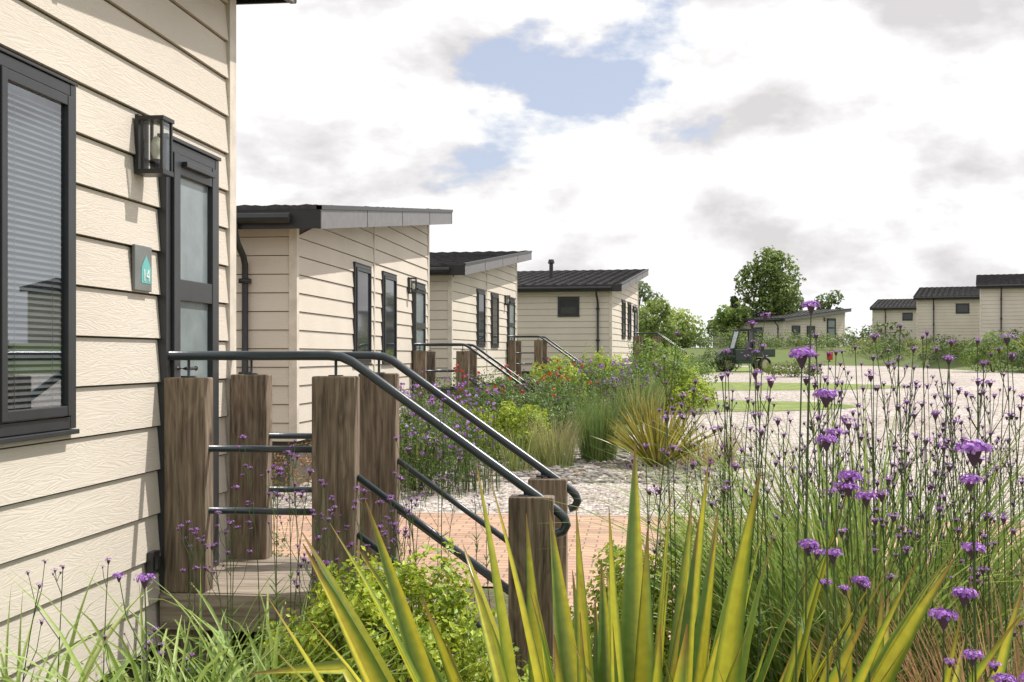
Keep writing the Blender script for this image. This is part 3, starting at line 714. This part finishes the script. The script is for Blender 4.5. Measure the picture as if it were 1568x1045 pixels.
bush('round_shrub',15.4,55.5,1.2,1.0,1.7,6500,.06,[(.24,.34,.08),(.13,.19,.05)],seed=61)
bush('round_shrub',16.9,53.5,.95,.95,1.4,5000,.06,[(.14,.2,.07),(.08,.12,.04)],seed=62)
phormium('phormium',17.5,55,60,1.9,.10,z=gh(17.5,55),spread=.2,lean=(.05,.8))
bush('shrub',5.6,47,1.0,.7,.6,3500,.05,[(.24,.3,.08),(.13,.18,.05)],seed=63)
bush('shrub',3.2,55,.8,.7,.9,3500,.05,[(.12,.17,.05),(.07,.1,.035)],seed=64)
# ------------------------------------------------------------ utility vehicle
ve=empty('utility_buggy',(4.45,55.5,gz(0,55.5)+.02),math.radians(8)); ve.scale=(.93,.93,1.0)
VG=plain('dark_green_paint',(.02,.04,.03),.4); RUB=plain('tyre_rubber',(.02,.02,.02),.9)
for (wx,wy) in ((-.95,-.62),(.85,-.62),(-.95,.62),(.85,.62)):
    m=MB(); pr=[(-.12,.24),(-.12,.29),(-.09,.32),(.09,.32),(.12,.29),(.12,.24)]
    vs=[];fs=[];n=20
    for i in range(n):
        a=2*math.pi*i/n
        for (o,r) in pr: vs.append((wx+math.cos(a)*r,wy+o,.32+math.sin(a)*r))
    for i in range(n):
        for k in range(5): fs.append((i*6+k,i*6+k+1,((i+1)%n)*6+k+1,((i+1)%n)*6+k))
    m.add(vs,fs); m.obj('tyre',RUB,ve)
    m=MB(); m.tube([(wx,wy-.09,.32),(wx,wy+.09,.32)],.2,14); m.obj('wheel_hub',plain('steel_hub',(.35,.33,.2),.4),ve)
m=MB()
def prism(m,prof,y0,y1):
    n=len(prof); vs=[(a,y0,b) for a,b in prof]+[(a,y1,b) for a,b in prof]
    m.add(vs,[tuple(range(n)),tuple(reversed(range(n,2*n)))]+[(i,i+n,(i+1)%n+n,(i+1)%n) for i in range(n)])
prism(m,[(-1.35,.45),(-1.35,.78),(-1.2,.95),(-.6,1.08),(-.55,.45)],-.55,.55)
prism(m,[(-.55,.36),(-.55,.5),(.35,.5),(.35,.36)],-.66,.66)
m.box(.3,1.35,-.68,.68,.66,.72); m.box(.3,1.35,-.70,-.66,.72,1.02); m.box(.3,1.35,.66,.70,.72,1.02); m.box(1.31,1.36,-.66,.66,.72,1.02); m.box(.3,.34,-.66,.66,.72,1.02)
m.box(-1.3,-.6,-.68,-.5,.62,.74); m.box(-1.3,-.6,.5,.68,.62,.74)
m.box(-.58,.30,-.66,-.63,.5,1.0); m.box(-.58,.30,.63,.66,.5,1.0)
m.obj('bodywork',VG,ve,bevel=.02)
m=MB()
for yy in (-.62,.62):
    m.tube([(-.62,yy,.5),(-.62,yy,1.05),(-.38,yy,1.86),(.32,yy,1.88),(.36,yy,.5)],.04,8)
    m.tube([(-.6,yy,1.05),(.36,yy,1.05)],.03,6)
m.box(-.5,.42,-.68,.68,1.88,1.95); m.box(-.25,.22,-.5,.5,.5,.82); m.box(.14,.26,-.5,.5,.82,1.35); m.box(.33,.36,-.6,.6,1.03,1.86)
m.tube([(-.55,.3,.95),(-.34,.3,1.12)],.02,6); m.tube([(-.36,.14,1.10),(-.32,.3,1.18),(-.36,.46,1.10)],.02,6)
m.box(-1.4,-1.35,-.5,.5,.5,.62)
m.obj('cab_frame_and_seat',DARKF,ve,bevel=.01)
m=MB(); m.box(-1.362,-1.35,-.5,-.3,.66,.76); m.box(-1.362,-1.35,.3,.5,.66,.76); m.obj('headlights',plain('headlight',(.7,.7,.65),.2),ve)
m=MB(); m.add([(-.62,-.6,1.06),(-.62,.6,1.06),(-.39,.6,1.86),(-.39,-.6,1.86)],[(0,1,2,3)]); m.obj('windscreen',PANE,ve)
fp=empty('fire_point',(11.3,76,gh(11.3,76)-.35)); m=MB(); m.box(-.03,.03,-.03,.03,0,.9); m.obj('post',DARKF,fp); m=MB(); m.box(-.18,.18,-.15,.03,.45,.95); m.obj('red_box',plain('red_paint',(.5,.03,.02),.4),fp,bevel=.03)
# ------------------------------------------------------------ sky + sun
az=math.radians(30); el=math.radians(54)
S=Vector((math.cos(el)*math.cos(az),math.cos(el)*math.sin(az),math.sin(el)))
su=bpy.data.lights.new('sun','SUN'); su.energy=5.0; su.angle=math.radians(.6); su.color=(1,.95,.88)
so=bpy.data.objects.new('sun',su); sc.collection.objects.link(so); so.rotation_euler=S.to_track_quat('Z','Y').to_euler()
wd=bpy.data.worlds.new('World'); sc.world=wd; wd.use_nodes=True
n=wd.node_tree.nodes; l=wd.node_tree.links; bg=n['Background']; bg.inputs[1].default_value=.1
sk=n.new('ShaderNodeTexSky'); sk.sky_type='NISHITA'; sk.sun_disc=False; sk.sun_elevation=el; sk.sun_rotation=math.radians(60); sk.air_density=1; sk.dust_density=1.2
tc=n.new('ShaderNodeTexCoord')
def cloud_noise(off,scale=5.6,det=10):
    mp=n.new('ShaderNodeMapping'); mp.inputs['Location'].default_value=off; mp.inputs['Scale'].default_value=(1,1,1.9)
    l.new(tc.outputs['Generated'],mp.inputs[0])
    t=n.new('ShaderNodeTexNoise'); t.inputs['Scale'].default_value=scale; t.inputs['Detail'].default_value=det; t.inputs['Roughness'].default_value=.54; t.inputs['Distortion'].default_value=.1
    l.new(mp.outputs[0],t.inputs['Vector']); return t
OFF=(3.3,1.7,.4)
a=cloud_noise(OFF); b2=cloud_noise((OFF[0]+.03,OFF[1],OFF[2]+.08))
sep=n.new('ShaderNodeSeparateXYZ'); l.new(tc.outputs['Generated'],sep.inputs[0])
dv=n.new('ShaderNodeVectorMath'); dv.operation='DISTANCE'; dv.inputs[1].default_value=(-.06,.965,.265); l.new(tc.outputs['Generated'],dv.inputs[0])
gap=n.new('ShaderNodeMapRange'); gap.interpolation_type='SMOOTHSTEP'; gap.inputs[1].default_value=.02; gap.inputs[2].default_value=.22; gap.inputs[3].default_value=-.012; gap.inputs[4].default_value=.17; l.new(dv.outputs['Value'],gap.inputs[0])
ad=n.new('ShaderNodeMath'); ad.operation='ADD'; l.new(a.outputs['Fac'],ad.inputs[0]); l.new(gap.outputs[0],ad.inputs[1])
mask=ramp(n,[(.475,(0,0,0)),(.53,(1,1,1))]); l.new(ad.outputs[0],mask.inputs[0])
df=n.new('ShaderNodeMath'); df.operation='SUBTRACT'; l.new(a.outputs['Fac'],df.inputs[0]); l.new(b2.outputs['Fac'],df.inputs[1])
sh=n.new('ShaderNodeMapRange'); sh.inputs[1].default_value=-.14; sh.inputs[2].default_value=.045; l.new(df.outputs[0],sh.inputs[0])
cr=ramp(n,[(0,(.72,.695,.70)),(.45,(.885,.865,.868)),(.72,(1.0,1.0,.995))]); l.new(sh.outputs[0],cr.inputs[0])
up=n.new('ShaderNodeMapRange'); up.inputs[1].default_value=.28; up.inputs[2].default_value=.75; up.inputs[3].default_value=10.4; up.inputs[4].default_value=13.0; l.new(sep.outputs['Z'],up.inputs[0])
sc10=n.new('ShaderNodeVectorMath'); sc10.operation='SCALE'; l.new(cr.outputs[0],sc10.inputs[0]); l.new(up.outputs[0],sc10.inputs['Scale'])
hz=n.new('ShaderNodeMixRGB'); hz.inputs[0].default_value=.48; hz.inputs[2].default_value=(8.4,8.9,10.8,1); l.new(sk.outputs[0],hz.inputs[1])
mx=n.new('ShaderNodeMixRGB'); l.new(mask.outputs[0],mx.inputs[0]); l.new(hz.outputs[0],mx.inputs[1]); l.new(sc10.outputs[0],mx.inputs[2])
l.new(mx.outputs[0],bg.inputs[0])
# ------------------------------------------------------------ camera
cd=bpy.data.cameras.new('camera'); cd.lens=42; cd.sensor_width=36; cd.clip_end=4000; cd.clip_start=.05; cd.shift_y=.0143
co=bpy.data.objects.new('camera',cd); sc.collection.objects.link(co)
co.location=(0,0,1.6); co.rotation_euler=(math.pi/2,0,math.radians(6.43)); sc.camera=co
